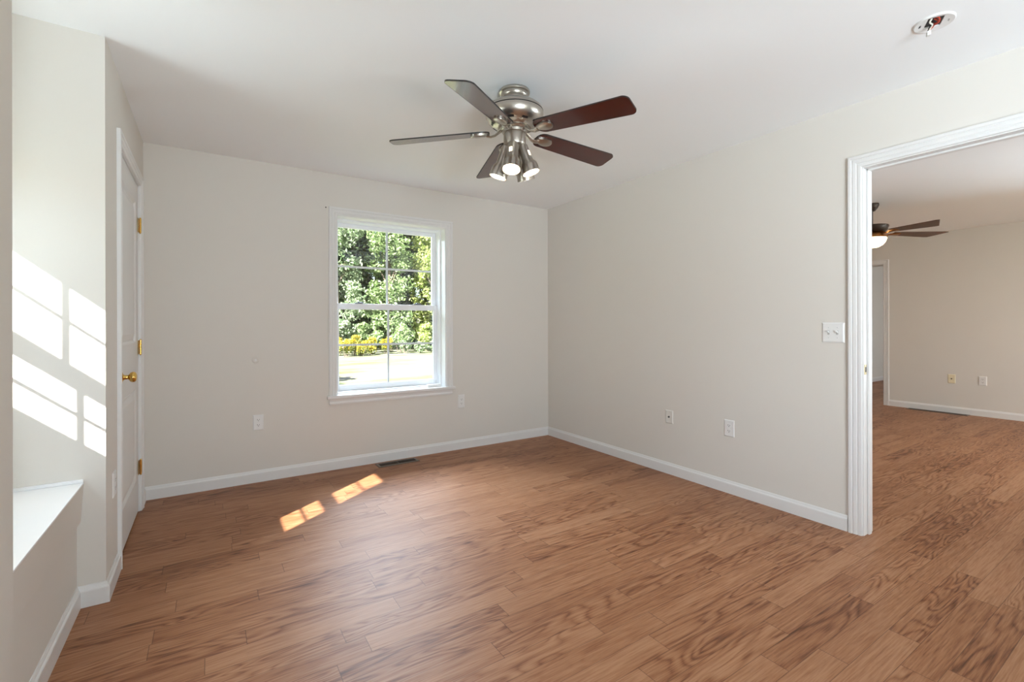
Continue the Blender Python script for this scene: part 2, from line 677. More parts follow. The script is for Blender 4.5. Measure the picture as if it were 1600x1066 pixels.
# ------------------------------------------------------------------ trim
BASE = [(0, 0), (0.014, 0), (0.014, 0.066), (0.0125, 0.071), (0.008, 0.076), (0.006, 0.083), (0.003, 0.089), (0, 0.089)]


def baseboards(path, names):
    b3 = lambda u, v, b: Vector((u, v, b))
    n = len(path)
    # mitred: sweep all, then keep each wall's run as its own mesh
    for i in range(n - 1):
        mb = MB()
        sub = path[max(0, i - 1):i + 3]
        full = MB()
        # compute mitred sections on the local neighbourhood, then use only run i
        full.bm.free()
        pts = path
        secs = []
        for j in (i, i + 1):
            dprev = (pts[j][0] - pts[j - 1][0], pts[j][1] - pts[j - 1][1]) if j > 0 else None
            dnext = (pts[j + 1][0] - pts[j][0], pts[j + 1][1] - pts[j][1]) if j < n - 1 else None
            d0 = dprev or dnext
            d1 = dnext or dprev
            l0, l1 = math.hypot(*d0), math.hypot(*d1)
            n0, n1 = (-d0[1] / l0, d0[0] / l0), (-d1[1] / l1, d1[0] / l1)
            k = 1 + n0[0] * n1[0] + n0[1] * n1[1]
            m_ = ((n0[0] + n1[0]) / k, (n0[1] + n1[1]) / k)
            secs.append([mb.bm.verts.new(b3(pts[j][0] + m_[0] * a, pts[j][1] + m_[1] * a, b)) for a, b in BASE])
        s, t = secs
        k = len(BASE)
        for j in range(k):
            mb.bm.faces.new((s[j], s[(j + 1) % k], t[(j + 1) % k], t[j]))
        mb.bm.faces.new(s)
        mb.bm.faces.new(t)
        struct(mb.build(names[i], M_TRIM))


baseboards([(XR, 1.204), (XR, YB), (XC, YB), (XC, 3.878)], ['baseboard_right', 'baseboard_back', 'baseboard_corner'])
baseboards([(XC, 2.956), (XC, YF), (XL, YF), (XL, YN), (XN, YN), (XN, YFRONT)],
           ['baseboard_closet', 'baseboard_alcove', 'baseboard_seat', 'baseboard_jog', 'baseboard_left'])
baseboards([(X2, YFRONT), (X2, 2.737)], ['baseboard_far'])
baseboards([(X3 - 0.1, YB), (X2 + 0.115, YB)], ['baseboard_end'])

CASING = [(0, 0), (0, 0.008), (0.003, 0.011), (0.016, 0.012), (0.019, 0.0095), (0.022, 0.0095), (0.025, 0.013),
          (0.040, 0.015), (0.043, 0.0125), (0.046, 0.0125), (0.049, 0.017), (0.060, 0.018), (0.066, 0.015), (0.066, 0)]


def door_frame(root, axis_x, sgn, y0, y1, z1, wall_t, far_casing=True, stop=0.045, reveal=0.006):
    """frame in a wall at X = axis_x whose room side looks along sgn; returns nothing"""
    f3 = lambda u, v, b: Vector((axis_x + sgn * b, u, v))
    r = reveal
    path = [(y0 - r + 0.006 - 0.006, 0), (y0 - r + 0.006 - 0.006, z1 + r), (y1 + r, z1 + r), (y1 + r, 0)]
    path[0] = (y0 - r, 0)
    path[1] = (y0 - r, z1 + r)
    MB().sweep(path, CASING, f3).build('casing', M_TRIM, root)
    if far_casing:
        g3 = lambda u, v, b: Vector((axis_x - sgn * (wall_t + b), u, v))
        MB().sweep(path, CASING, g3).build('casing', M_TRIM, root)
    lo, hi = sorted((axis_x, axis_x - sgn * wall_t))
    j = MB()
    j.box((lo, y0 - 0.017, 0), (hi, y0, z1))
    j.box((lo, y1, 0), (hi, y1 + 0.017, z1))
    j.box((lo, y0 - 0.017, z1), (hi, y1 + 0.017, z1 + 0.017))
    j.build('jamb', M_TRIM, root, bevel=0.0015)
    s0, s1 = sorted((axis_x - sgn * stop, axis_x - sgn * (stop + 0.034)))
    s = MB()
    s.box((s0, y0, 0), (s1, y0 + 0.011, z1))
    s.box((s0, y1 - 0.011, 0), (s1, y1, z1))
    s.box((s0, y0, z1 - 0.011), (s1, y1, z1))
    s.build('door_stop', M_TRIM, root, bevel=0.003)


# closet door (closed)
d1 = sroot('door_1', (XC, (DY0 + DY1) / 2, 0))
door_frame(d1, XC, 1, DY0, DY1, DZ, 0.1, False, stop=0.055)
leaf = MB()
LX1, LX0 = XC - 0.006, XC - 0.041
ly0, ly1, lz0, lz1 = DY0 + 0.003, DY1 - 0.003, 0.012, DZ - 0.003
st = 0.112
panels = [(0.225, 0.80), (1.085, DZ - 0.125)]
leaf.box((LX0, ly0, lz0), (LX1, ly0 + st, lz1))
leaf.box((LX0, ly1 - st, lz0), (LX1, ly1, lz1))
zs = [lz0] + [z for p in panels for z in p] + [lz1]
for a, b in ((zs[0], zs[1]), (zs[2], zs[3]), (zs[4], zs[5])):
    leaf.box((LX0, ly0 + st, a), (LX1, ly1 - st, b))
door_leaf = leaf.build('door_leaf', M_DOOR, d1)
for (za, zb) in panels:
    p = MB()
    ya, yb = ly0 + st, ly1 - st
    # sunk moulding ring, then a raised field
    rings = [(0.0, 0.0), (0.006, -0.004), (0.014, -0.010), (0.026, -0.010), (0.052, -0.002), (0.056, -0.001)]
    vs_ = []
    for ins, dep in rings:
        vs_.append([p.bm.verts.new((LX1 + dep, y, z)) for y, z in
                    ((ya + ins, za + ins), (yb - ins, za + ins), (yb - ins, zb - ins), (ya + ins, zb - ins))])
    for a, b in zip(vs_, vs_[1:]):
        for i in range(4):
            p.bm.faces.new((a[i], a[(i + 1) % 4], b[(i + 1) % 4], b[i]))
    p.bm.faces.new(vs_[-1])
    p.build('door_panel', M_DOOR, door_leaf)
for hz in (1.831, 1.052, 0.285):
    h = MB()
    h.box((XC - 0.004, DY1 - 0.030, hz - 0.045), (XC - 0.001, DY1 - 0.003, hz + 0.045))
    hh = h.build('hinge', M_BRASS, d1, bevel=0.001)
    k = MB()
    for q in range(5):
        k.lathe([(0.0, -0.0085), (0.0062, -0.0085), (0.0062, 0.0085), (0.0, 0.0085)],
                Matrix.Translation((XC + 0.006, DY1 - 0.001, hz - 0.036 + q * 0.018)), 14)
    k.lathe([(0, 0), (0.005, 0.001), (0.004, 0.006), (0, 0.007)], Matrix.Translation((XC + 0.006, DY1 - 0.001, hz + 0.045)), 14)
    k.lathe([(0, 0), (0.005, -0.001), (0.004, -0.006), (0, -0.007)], Matrix.Translation((XC + 0.006, DY1 - 0.001, hz - 0.045)), 14)
    k.build('hinge_pin', M_BRASS, hh, smooth=True)
    lf = MB().box((XC - 0.001, DY1 + 0.001, hz - 0.045), (XC + 0.0015, DY1 + 0.014, hz + 0.045))
    lf.build('hinge_leaf', M_BRASS, hh)
# knob: turned about X
km = Matrix.Translation((LX1, DY0 + 0.068, 0.925)) @ Matrix.Rotation(PI / 2, 4, 'Y')
kb = MB().lathe([(0, 0), (0.033, 0), (0.034, 0.003), (0.029, 0.008), (0.016, 0.012), (0.0115, 0.018), (0.011, 0.032),
                 (0.016, 0.036), (0.0235, 0.041), (0.027, 0.049), (0.0265, 0.057), (0.021, 0.064), (0.010, 0.067), (0, 0.0675)],
                km, 36).build('door_knob', M_BRASS, d1, smooth=True)

# doorway to the second room
d2 = sroot('door_2', (XR, (PY0 + PY1) / 2, 0))
door_frame(d2, XR, -1, PY0, PY1, PZ, 0.115, True, stop=0.043)
sp = MB()
sp.box((XR + 0.006, PY1 - 0.0018, 0.905), (XR + 0.036, PY1 - 0.0002, 0.962))
spo = sp.build('strike_plate', M_BRASS_OLD, d2, bevel=0.0008)
MB().box((XR + 0.015, PY1 - 0.0024, 0.919), (XR + 0.030, PY1 - 0.0019, 0.948)).build('latch_hole', M_DARK, spo)

d3 = sroot('door_3', (X2, (QY0 + QY1) / 2, 0))
door_frame(d3, X2, -1, QY0, QY1, QZ, 0.115, True, stop=0.05)


# ------------------------------------------------------------------ windows
def ring_box(mb, plane, u0, u1, z0, z1, wl, wr, wb, wt, d0, d1):
    def bx(a0, a1, b0, b1):
        if plane == 'y':
            mb.box((a0, d0, b0), (a1, d1, b1))
        else:
            mb.box((d0, a0, b0), (d1, a1, b1))
    bx(u0, u0 + wl, z0, z1)
    bx(u1 - wr, u1, z0, z1)
    bx(u0 + wl, u1 - wr, z0, z0 + wb)
    bx(u0 + wl, u1 - wr, z1 - wt, z1)
    return mb


win1 = sroot('window_1', ((WX0 + WX1) / 2, YB, WZ0))
STOOL = 0.610
c3 = lambda u, v, b: Vector((u, YB - b, v))
MB().sweep([(WX0 - 0.004, STOOL), (WX0 - 0.004, WZ1 + 0.002), (WX1 + 0.006, WZ1 + 0.002), (WX1 + 0.006, STOOL)], CASING, c3).build('casing', M_TRIM, win1)
s = MB()
s.box((0.806, YB - 0.034, STOOL - 0.026), (1.958, YB, STOOL))
s.box((WX0, YB, STOOL - 0.026), (WX1, YB + 0.10, STOOL))
s.build('stool', M_TRIM, win1, bevel=0.006, segs=3)
# apron: a moulded strip under the stool, its ends cut back
ap = MB()
apf = [(0.0, 0.0), (0.014, 0.0), (0.016, 0.012), (0.011, 0.024), (0.013, 0.036), (0.016, 0.049), (0.0, 0.049)]
xa, xb = 0.826, 1.932
sec = []
for x, ins in ((xa, 1), (xb, -1)):
    sec.append([ap.bm.verts.new((x + ins * (0.007 - 0.45 * b if False else 0), YB - a, STOOL - 0.075 + b)) for a, b in apf])
for j in range(len(apf)):
    k = (j + 1) % len(apf)
    ap.bm.faces.new((sec[0][j], sec[0][k], sec[1][k], sec[1][j]))
ap.bm.faces.new(sec[0])
ap.bm.faces.new(sec[1])
ap.build('apron', M_TRIM, win1)
j = MB()
j.box((WX0 - 0.012, YB, STOOL - 0.02), (WX0, YB + 0.10, WZ1))
j.box((WX1, YB, STOOL - 0.02), (WX1 + 0.012, YB + 0.10, WZ1))
j.box((WX0 - 0.012, YB, WZ1), (WX1 + 0.012, YB + 0.10, WZ1 + 0.012))
j.build('jamb', M_TRIM, win1)
fr = MB()
ring_box(fr, 'y', WX0 - 0.012, WX1 + 0.012, STOOL - 0.02, WZ1 + 0.012, 0.024, 0.024, 0.030, 0.027, YB + 0.10, YB + 0.245)
fr.build('window_frame', M_VINYL, win1, bevel=0.002)
SX0, SX1 = WX0 + 0.012, WX1 - 0.012
LY, UY = YB + 0.165, YB + 0.200          # front faces of the two sashes
us = MB()
ring_box(us, 'y', SX0, SX1, 1.338, WZ1 - 0.015, 0.036, 0.036, 0.040, 0.036, UY, UY + 0.03)
uso = us.build('upper_sash', M_VINYL, win1, bevel=0.003)
ls = MB()
ring_box(ls, 'y', SX0, SX1, STOOL + 0.010, 1.380, 0.036, 0.036, 0.050, 0.052, LY, LY + 0.03)
lso = ls.build('lower_sash', M_VINYL, win1, bevel=0.003)
GX0, GX1 = SX0 + 0.036, SX1 - 0.036
GXM = (GX0 + GX1) / 2
for so, yy, za, zb, zm in ((uso, UY, 1.378, WZ1 - 0.051, 1.708), (lso, LY, STOOL + 0.06, 1.328, 1.016)):
    MB().box((GX0 - 0.004, yy + 0.013, za - 0.004), (GX1 + 0.004, yy + 0.016, zb + 0.004)).build('glass_pane', M_GLASS, so)
    MB().box((GXM - 0.009, yy + 0.017, za), (GXM + 0.009, yy + 0.023, zb)).build('muntin', M_VINYL, so)
    MB().box((GX0, yy + 0.0172, zm - 0.009), (GX1, yy + 0.0228, zm + 0.009)).build('muntin', M_VINYL, so)
for lx in (1.115, 1.655):
    l = MB()
    l.box((lx - 0.036, LY + 0.001, 1.380), (lx + 0.036, LY + 0.026, 1.389))
    l.lathe([(0, 0), (0.014, 0), (0.012, 0.008), (0, 0.009)], Matrix.Translation((lx, LY + 0.014, 1.389)), 16)
    l.box((lx, LY + 0.007, 1.389), (lx + 0.034, LY + 0.018, 1.396))
    l.build('sash_lock', M_LOCK, lso, bevel=0.002)

# alcove window: two small sashes of four panes
win2 = sroot('window_2', (X0, 2.22, AZ0))
fr = MB()
ring_box(fr, 'x', AY0, AY1, AZ0, AZ1, 0.022, 0.022, 0.022, 0.020, X0 - 0.05, X0 + 0.02)
fr.build('window_frame', M_VINYL, win2)
U_X, L_X = -1.07, -1.025
us = MB()
ring_box(us, 'x', AY0 + 0.0215, AY1 - 0.0215, 1.475, 1.878, 0.012, 0.012, 0.035, 0.012, U_X - 0.012, U_X + 0.012)
us2 = us.build('upper_sash', M_VINYL, win2)
ls = MB()
ring_box(ls, 'x', AY0 + 0.0105, AY1 - 0.0105, AZ0 + 0.001, 1.43, 0.022, 0.022, 0.045, 0.035, L_X - 0.012, L_X + 0.012)
ls2 = ls.build('lower_sash', M_VINYL, win2)
for so, xx, za, zb in ((us2, U_X, 1.512, 1.866), (ls2, L_X, 1.166, 1.395)):
    ya, yb = 1.885, 2.581
    zm, ym = (za + zb) / 2, 2.233
    MB().box((xx - 0.0015, ya - 0.002, za - 0.002), (xx + 0.0015, yb + 0.002, zb + 0.002)).build('glass_pane', M_GLASS, so)
    MB().box((xx + 0.002, ym - 0.010, za), (xx + 0.006, ym + 0.010, zb)).build('muntin', M_VINYL, so)
    MB().box((xx + 0.0022, ya, zm - 0.008), (xx + 0.0058, yb, zm + 0.008)).build('muntin', M_VINYL, so)

for k, (a, b) in enumerate(FW):  # unseen front windows, added as openings for the fill lamps
    wr = sroot('window_%d' % (k + 3), ((a + b) / 2, YFRONT, FZ0))
    f = MB()
    ring_box(f, 'y', a, b, FZ0, FZ1, 0.05, 0.05, 0.05, 0.05, YFRONT - 0.10, YFRONT - 0.03)
    f.box((((a + b) / 2) - 0.03, YFRONT - 0.095, FZ0 + 0.05), (((a + b) / 2) + 0.03, YFRONT - 0.035, FZ1 - 0.05))
    f.build('window_frame', M_VINYL, wr)
    MB().box((a + 0.04, YFRONT - 0.068, FZ0 + 0.04), (b - 0.04, YFRONT - 0.064, FZ1 - 0.04)).build('glass_pane', M_GLASS, wr)

# ------------------------------------------------------------------ window seat in the alcove
seat = thing('window_seat', 'white built-in window seat in the sunlit alcove at left', 'window seat', ((X0 + XL) / 2, (YN + YF) / 2, 0.36))
MB().box((X0, YN, 0.519), (-0.4465, YF, 0.527)).build('seat_board', M_SEAT, seat, bevel=0.002)
fa = MB()
fa.prism([(-0.4475, 0.519), (-0.457, 0.362), (-0.50, 0.362), (-0.50, 0.519)], YN, YF,
         Matrix(((1, 0, 0, 0), (0, 0, 1, 0), (0, 1, 0, 0), (0, 0, 0, 1))))
fa.build('front_panel', M_WALL, seat)
mo = MB()
mo.box((X0, YF - 0.013, 0.527), (-0.4465, YF, 0.541))
mo.build('edge_moulding', M_SEAT, seat, bevel=0.003)


# ------------------------------------------------------------------ plates on the walls
def wall_mtx(kind, a, z):
    """local x across, y up, z out of the wall"""
    if kind == 'back':
        return Matrix(((1, 0, 0, a), (0, 0, -1, YB), (0, 1, 0, z), (0, 0, 0, 1)))
    if kind == 'closet':
        return Matrix(((0, 0, 1, XC), (1, 0, 0, a), (0, 1, 0, z), (0, 0, 0, 1)))
    x = XR if kind == 'right' else X2
    return Matrix(((0, 0, -1, x), (-1, 0, 0, a), (0, 1, 0, z), (0, 0, 0, 1)))


def plate(mb, mtx, w_, h_, t=0.006, ins=0.006):
    o = [(-w_ / 2, -h_ / 2), (w_ / 2, -h_ / 2), (w_ / 2, h_ / 2), (-w_ / 2, h_ / 2)]
    rings = [(0, 0), (0, t * 0.35), (ins, t)]
    vs_ = []
    for i, z in rings:
        vs_.append([mb.bm.verts.new(mtx @ Vector((x - math.copysign(i, x), y - math.copysign(i, y), z))) for x, y in o])
    for a, b in zip(vs_, vs_[1:]):
        for i in range(4):
            mb.bm.faces.new((a[i], a[(i + 1) % 4], b[(i + 1) % 4], b[i]))
    mb.bm.faces.new(vs_[-1])
    mb.bm.faces.new(vs_[0])
    return mb


def screw(parent, mtx, x, y, z, m=M_PLASTIC, r=0.0032):
    MB().lathe([(0, 0), (r, 0), (r * 0.9, 0.0012), (0, 0.0016)], mtx @ Matrix.Translation((x, y, z)), 12).build('screw', m, parent)


def outlet(kind, a, z, label, w_=0.072, h_=0.116, group=None):
    mtx = wall_mtx(kind, a, z)
    root = thing('wall_outlet', label, 'outlet', mtx.translation, group)
    plate(MB(), mtx, w_, h_).build('cover_plate', M_PLASTIC, root)
    for s_ in (1, -1):
        out = []
        for k in range(24):
            t = 2 * PI * k / 24
            out.append((0.0165 * math.cos(t), max(-0.0125, min(0.0125, 0.0165 * math.sin(t))) + s_ * 0.0195))
        so = MB().prism(out, 0.004, 0.0072, mtx).build('socket', M_PLASTIC, root)
        sl = MB()
        for dx, hh in ((-0.0065, 0.0085), (0.0065, 0.0068)):
            sl.obox(mtx, (dx - 0.0012, s_ * 0.0195 - hh / 2 + 0.003, 0.0072), (dx + 0.0012, s_ * 0.0195 + hh / 2 + 0.003, 0.0075))
        sl.lathe([(0, 0), (0.0027, 0), (0.0027, 0.0003), (0, 0.0003)], mtx @ Matrix.Translation((0, s_ * 0.0195 - 0.0065, 0.0072)), 12)
        sl.build('slot', M_DARK, so)
    screw(root, mtx, 0, 0, 0.006)
    return root


def cable_plate(kind, a, z, label, m, w_=0.072, h_=0.105):
    mtx = wall_mtx(kind, a, z)
    root = thing('cable_plate', label, 'wall plate', mtx.translation)
    plate(MB(), mtx, w_, h_).build('cover_plate', m, root)
    k = MB().lathe([(0, 0), (0.0075, 0), (0.0075, 0.003), (0.0048, 0.003), (0.0048, 0.010), (0, 0.010)],
                   mtx @ Matrix.Translation((0, 0, 0.006)), 6 * 3)
    k.build('connector', M_STEEL, root)
    for y in (0.036, -0.036):
        screw(root, mtx, 0, y, 0.006, m)
    return root


outlet('back', 0.312, 0.452, 'white duplex outlet below the wall disc, left of the window')
outlet('back', 2.031, 0.456, 'white duplex outlet just right of the window sill', 0.068, 0.128)
cable_plate('right', 2.445, 0.454, 'small white cable plate on the right wall, nearer the corner', M_PLATE)
outlet('right', 1.933, 0.457, 'white duplex outlet on the right wall beside the cable plate', 0.076, 0.118)
cable_plate('far', 2.046, 0.456, 'cream coloured cable plate on the far wall beyond the doorway', M_CREAM, 0.078, 0.118)
outlet('far', 1.747, 0.456, 'white outlet on the far wall beyond the doorway', 0.078, 0.118)
outlet('closet', 2.842, 0.452, 'white outlet seen almost edge-on between the alcove corner and the closet door')

mtx = wall_mtx('right', 1.278, 1.140)
sw = thing('light_switch', 'white double light switch beside the open doorway', 'switch', mtx.translation)
plate(MB(), mtx, 0.118, 0.118, 0.0065, 0.007).build('cover_plate', M_PLASTIC, sw)
for x in (-0.023, 0.023):
    MB().obox(mtx, (x - 0.0055, -0.0125, 0.0064), (x + 0.0055, 0.0125, 0.0072)).build('toggle_slot', mat('toggle_slot', (0.45, 0.44, 0.43), 0.5), sw)
    MB().obox(mtx @ Matrix.Translation((x, 0.001, 0.006)) @ Matrix.Rotation(rad(-28), 4, 'X'), (-0.004, -0.0045, 0), (0.004, 0.0045, 0.017)).build('toggle', M_PLASTIC, sw, bevel=0.001)
    for y in (0.030, -0.030):
        screw(sw, mtx, x, y, 0.0062, mat('plate_screw', (0.6, 0.6, 0.6), 0.4))

# door bumper disc on the back wall
mtx = wall_mtx('back', 0.295, 0.928)
bu = thing('wall_bumper', 'round white door bumper disc stuck on the back wall', 'door bumper', mtx.translation)
MB().lathe([(0, 0), (0.026, 0), (0.026, 0.003), (0.022, 0.007), (0.017, 0.008), (0.013, 0.005), (0.008, 0.0038)], mtx, 32, cap=False).build('rim', M_WALL, bu, smooth=True)
MB().lathe([(0, 0.0038), (0.008, 0.0038), (0.0075, 0.0065), (0, 0.0075)], mtx, 20).build('centre_pad', M_PLASTIC, bu, smooth=True)

for a, z, lab in ((0.802, 2.155, 'dark screw in the wall at the window casing\'s upper left corner'),
                  (1.940, 2.153, 'dark screw in the wall at the window casing\'s upper right corner')):
    mtx = wall_mtx('back', a, z)
    o = MB().lathe([(0, 0), (0.0055, 0), (0.0055, 0.002), (0.0045, 0.005), (0.001, 0.006), (0.001, 0.0045), (0, 0.0045)], mtx, 14).build('screw', M_STEEL)
    tag(o, lab, 'screw')

# white plastic piece lying on the window sill
o = MB().box((1.700, YB + 0.028, STOOL), (1.836, YB + 0.060, STOOL + 0.026)).build('plastic_strip', M_PLASTIC, bevel=0.003)
tag(o, 'small white plastic block lying at the right end of the window sill', 'block')

# faint patched rectangle on the back wall
o = MB().box((2.268, YB - 0.0008, 1.668), (2.512, YB, 1.672)).build('trim_2', M_WALL)
struct(o)


# ------------------------------------------------------------------ floor registers
def register(x0, x1, y0, y1, along, label, louver_tilt):
    root = thing('floor_register', label, 'vent', ((x0 + x1) / 2, (y0 + y1) / 2, 0))
    f = MB()
    fw = 0.022 if along == 'x' else 0.02
    o = [(x0, y0), (x1, y0), (x1, y1), (x0, y1)]
    vs_ = []
    for i, z in ((0, 0.0), (0, 0.002), (0.004, 0.005), (fw, 0.005), (fw, 0.001)):
        vs_.append([f.bm.verts.new((x0 + i if k in (0, 3) else x1 - i, y0 + i if k in (0, 1) else y1 - i, z)) for k in range(4)])
    for a, b in zip(vs_, vs_[1:]):
        for i in range(4):
            f.bm.faces.new((a[i], a[(i + 1) % 4], b[(i + 1) % 4], b[i]))
    f.build('frame', M_REG, root)
    MB().box((x0 + fw * 0.9, y0 + fw * 0.9, 0.0005), (x1 - fw * 0.9, y1 - fw * 0.9, 0.001)).build('opening', M_REGDARK, root)
    g = MB()
    if along == 'x':
        n = 30
        for i in range(1, n):
            x = x0 + fw + (x1 - x0 - 2 * fw) * i / n
            tl = louver_tilt if i < n // 2 else -louver_tilt
            m_ = Matrix.Translation((x, (y0 + y1) / 2, 0.003)) @ Matrix.Rotation(rad(tl), 4, 'Y')
            g.obox(m_, (-0.0007, -(y1 - y0) / 2 + fw, -0.0022), (0.0007, (y1 - y0) / 2 - fw, 0.0022))
        g.box((x0 + fw, (y0 + y1) / 2 - 0.0015, 0.002), (x1 - fw, (y0 + y1) / 2 + 0.0015, 0.0054))
        g.box(((x0 + x1) / 2 - 0.004, y0 + fw, 0.002), ((x0 + x1) / 2 + 0.004, y1 - fw, 0.0054))
    else:
        n = 48
        for i in range(1, n):
            y = y0 + fw + (y1 - y0 - 2 * fw) * i / n
            m_ = Matrix.Translation(((x0 + x1) / 2, y, 0.003)) @ Matrix.Rotation(rad(louver_tilt), 4, 'X')
            g.obox(m_, (-(x1 - x0) / 2 + fw, -0.0007, -0.0022), ((x1 - x0) / 2 - fw, 0.0007, 0.0022))
    g.build('louvers', M_LOUVER, root)
    return root


register(1.185, 1.545, 3.868, 3.985, 'x', 'brown metal floor register below the window', 45)
register(8.185, 8.300, 1.86, 2.50, 'y', 'long dark floor register at the far wall beyond the doorway', 45)

# ------------------------------------------------------------------ smoke alarm base with loose wires
SC = Vector((2.522, 0.672, H))
sm = thing('smoke_alarm_base', 'round white smoke alarm base without cover, wires hanging out', 'smoke alarm', SC)
ang = rad(28)
HOX, HOY = -0.012, -0.003


def rot2(x, y, a=ang):
    return (x * math.cos(a) - y * math.sin(a), x * math.sin(a) + y * math.cos(a))


pl = MB()
seg = 48
sqx, sqy = 0.037, 0.026
rings = []
circ = lambda r, z: [pl.bm.verts.new((SC.x + r * math.cos(2 * PI * k / seg), SC.y + r * math.sin(2 * PI * k / seg), H - z)) for k in range(seg)]


def sqring(z):
    out = []
    for k in range(seg):
        t = 2 * PI * k / seg
        cx, cy = math.cos(t - ang), math.sin(t - ang)
        mm = max(abs(cx), abs(cy))
        x, y = rot2(sqx * cx / mm, sqy * cy / mm)
        out.append(pl.bm.verts.new((SC.x + HOX + x, SC.y + HOY + y, H - z)))
    return out


rings = [circ(0.068, 0.0), circ(0.067, 0.004), circ(0.064, 0.007), circ(0.060, 0.007), circ(0.057, 0.006), sqring(0.006), sqring(0.0005)]
for a, b in zip(rings, rings[1:]):
    for i in range(seg):
        pl.bm.faces.new((a[i], a[(i + 1) % seg], b[(i + 1) % seg], b[i]))
plo = pl.build('mounting_plate', M_PLASTIC, sm, smooth=True)
bx_ = MB()
bx_.prism([(SC.x + HOX + rot2(a, b)[0], SC.y + HOY + rot2(a, b)[1]) for a, b in ((-sqx, -sqy), (sqx, -sqy), (sqx, sqy), (-sqx, sqy))], H - 0.0012, H - 0.0004)
bx_.build('box_opening', M_DARK, plo)
for s_ in (1, -1):
    ks = MB()
    for t in (-0.006, 0.006, 0):
        x, y = rot2(t, s_ * 0.045)
        x2, y2 = rot2(t + 0.006 * s_, s_ * 0.045 + 0.003)
        ks.prism([(SC.x + x - 0.003, SC.y + y - 0.002), (SC.x + x + 0.003, SC.y + y - 0.002), (SC.x + x2 + 0.002, SC.y + y2), (SC.x + x2 - 0.003, SC.y + y2)], H - 0.0064, H - 0.0061)
    ks.build('keyhole', M_DARK, plo)


def wire(pts, m, r=0.0019):
    P = [SC + Vector(p) for p in pts]
    # smooth with catmull-rom
    out = []
    for i in range(len(P) - 1):
        p0, p1, p2, p3 = P[max(i - 1, 0)], P[i], P[i + 1], P[min(i + 2, len(P) - 1)]
        for k in range(6):
            t = k / 6
            out.append(0.5 * ((2 * p1) + (p2 - p0) * t + (2 * p0 - 5 * p1 + 4 * p2 - p3) * t * t + (3 * p1 - p0 - 3 * p2 + p3) * t ** 3))
    out.append(P[-1])
    MB().tube(out, r, 8).build('wire', m, sm, smooth=True)


wire([(-0.038, -0.016, -0.001), (-0.036, -0.026, -0.010), (-0.020, -0.020, -0.017), (-0.012, -0.006, -0.015), (-0.004, 0.004, -0.008), (0.004, 0.004, -0.001)], M_COPPERWIRE, 0.0032)
wire([(-0.030, -0.008, -0.001), (-0.024, -0.018, -0.012), (-0.010, -0.012, -0.016), (0.000, -0.002, -0.012), (0.008, 0.004, -0.001)], M_COPPERWIRE, 0.0026)
wire([(-0.040, -0.004, -0.001), (-0.036, 0.004, -0.012), (-0.022, 0.000, -0.018), (-0.006, 0.010, -0.022), (-0.010, 0.014, -0.032), (-0.015, 0.013, -0.040)], M_WHITEWIRE, 0.0032)
wire([(0.010, -0.004, -0.001), (0.004, 0.006, -0.016), (-0.006, 0.012, -0.028), (-0.014, 0.014, -0.040)], M_COPPERWIRE, 0.0024)
wire([(0.002, 0.008, -0.001), (-0.002, 0.016, -0.018), (-0.010, 0.017, -0.032), (-0.018, 0.014, -0.042)], M_BLACKWIRE, 0.0022)
cm = Matrix.Translation(SC + Vector((-0.016, 0.014, -0.046))) @ Matrix.Rotation(rad(30), 4, 'Z')
MB().obox(cm, (-0.010, -0.006, -0.009), (0.010, 0.006, 0.008)).build('plug_connector', M_PLASTIC, sm, bevel=0.0015)


# ------------------------------------------------------------------ ceiling fan with four spot lamps
FC = Vector((1.375, 2.092, H))
fan = thing('ceiling_fan', 'brushed nickel ceiling fan with cherry blades and four lit spots', 'ceiling fan', FC)
Z = lambda z: z - H


def flathe(name, prof, m, parent, loc=(0, 0, 0), seg=56):
    return MB().lathe([(r, z) for r, z in prof], Matrix.Translation(loc), seg).build(name, m, parent, world=False, smooth=True)


flathe('canopy', [(0, 0), (0.081, 0), (0.083, -0.006), (0.081, -0.013), (0.073, -0.017), (0.0735, -0.026), (0.069, -0.036),
                  (0.062, -0.042), (0.061, -0.050), (0.064, -0.054), (0.058, -0.062), (0, -0.062)], M_NICKEL, fan)
mot = flathe('motor_housing', [(0, -0.060), (0.070, -0.060), (0.098, -0.066), (0.126, -0.078), (0.145, -0.094), (0.153, -0.108), (0.1535, -0.112)], M_NICKEL, fan)
flathe('groove', [(0.1535, -0.112), (0.149, -0.1125), (0.149, -0.116), (0.1535, -0.1165)], M_BLACK, mot)
low = flathe('lower_housing', [(0.1535, -0.1165), (0.155, -0.126), (0.153, -0.142), (0.144, -0.160), (0.128, -0.176), (0.108, -0.188),
                        (0.092, -0.194), (0.088, -0.199), (0.0, -0.199)], M_NICKEL, fan)
for k in range(10):
    sl = MB()
    a = 2 * PI * k / 10 + 0.2
    m_ = Matrix.Rotation(a, 4, 'Z') @ Matrix.Translation((0.1195, 0, -0.1818)) @ Matrix.Rotation(rad(-36), 4, 'Y')
    sl.obox(m_, (-0.006, -0.016, -0.0015), (0.006, 0.016, 0.0012))
    sl.build('vent_slot', M_BLACK, low, world=False)
flathe('hub', [(0, -0.199), (0.078, -0.199), (0.080, -0.205), (0.074, -0.212), (0.066, -0.214), (0.064, -0.226), (0, -0.226)], M_NICKEL, fan)
flathe('switch_housing', [(0, -0.226), (0.058, -0.226), (0.0595, -0.229), (0.0595, -0.283), (0.057, -0.290), (0.044, -0.296), (0, -0.296)], M_NICKEL, fan)
flathe('lamp_plate', [(0, -0.296), (0.036, -0.296), (0.034, -0.312), (0.020, -0.322), (0.012, -0.345), (0.006, -0.352), (0, -0.352)], M_NICKEL, fan)

BZ = -0.224


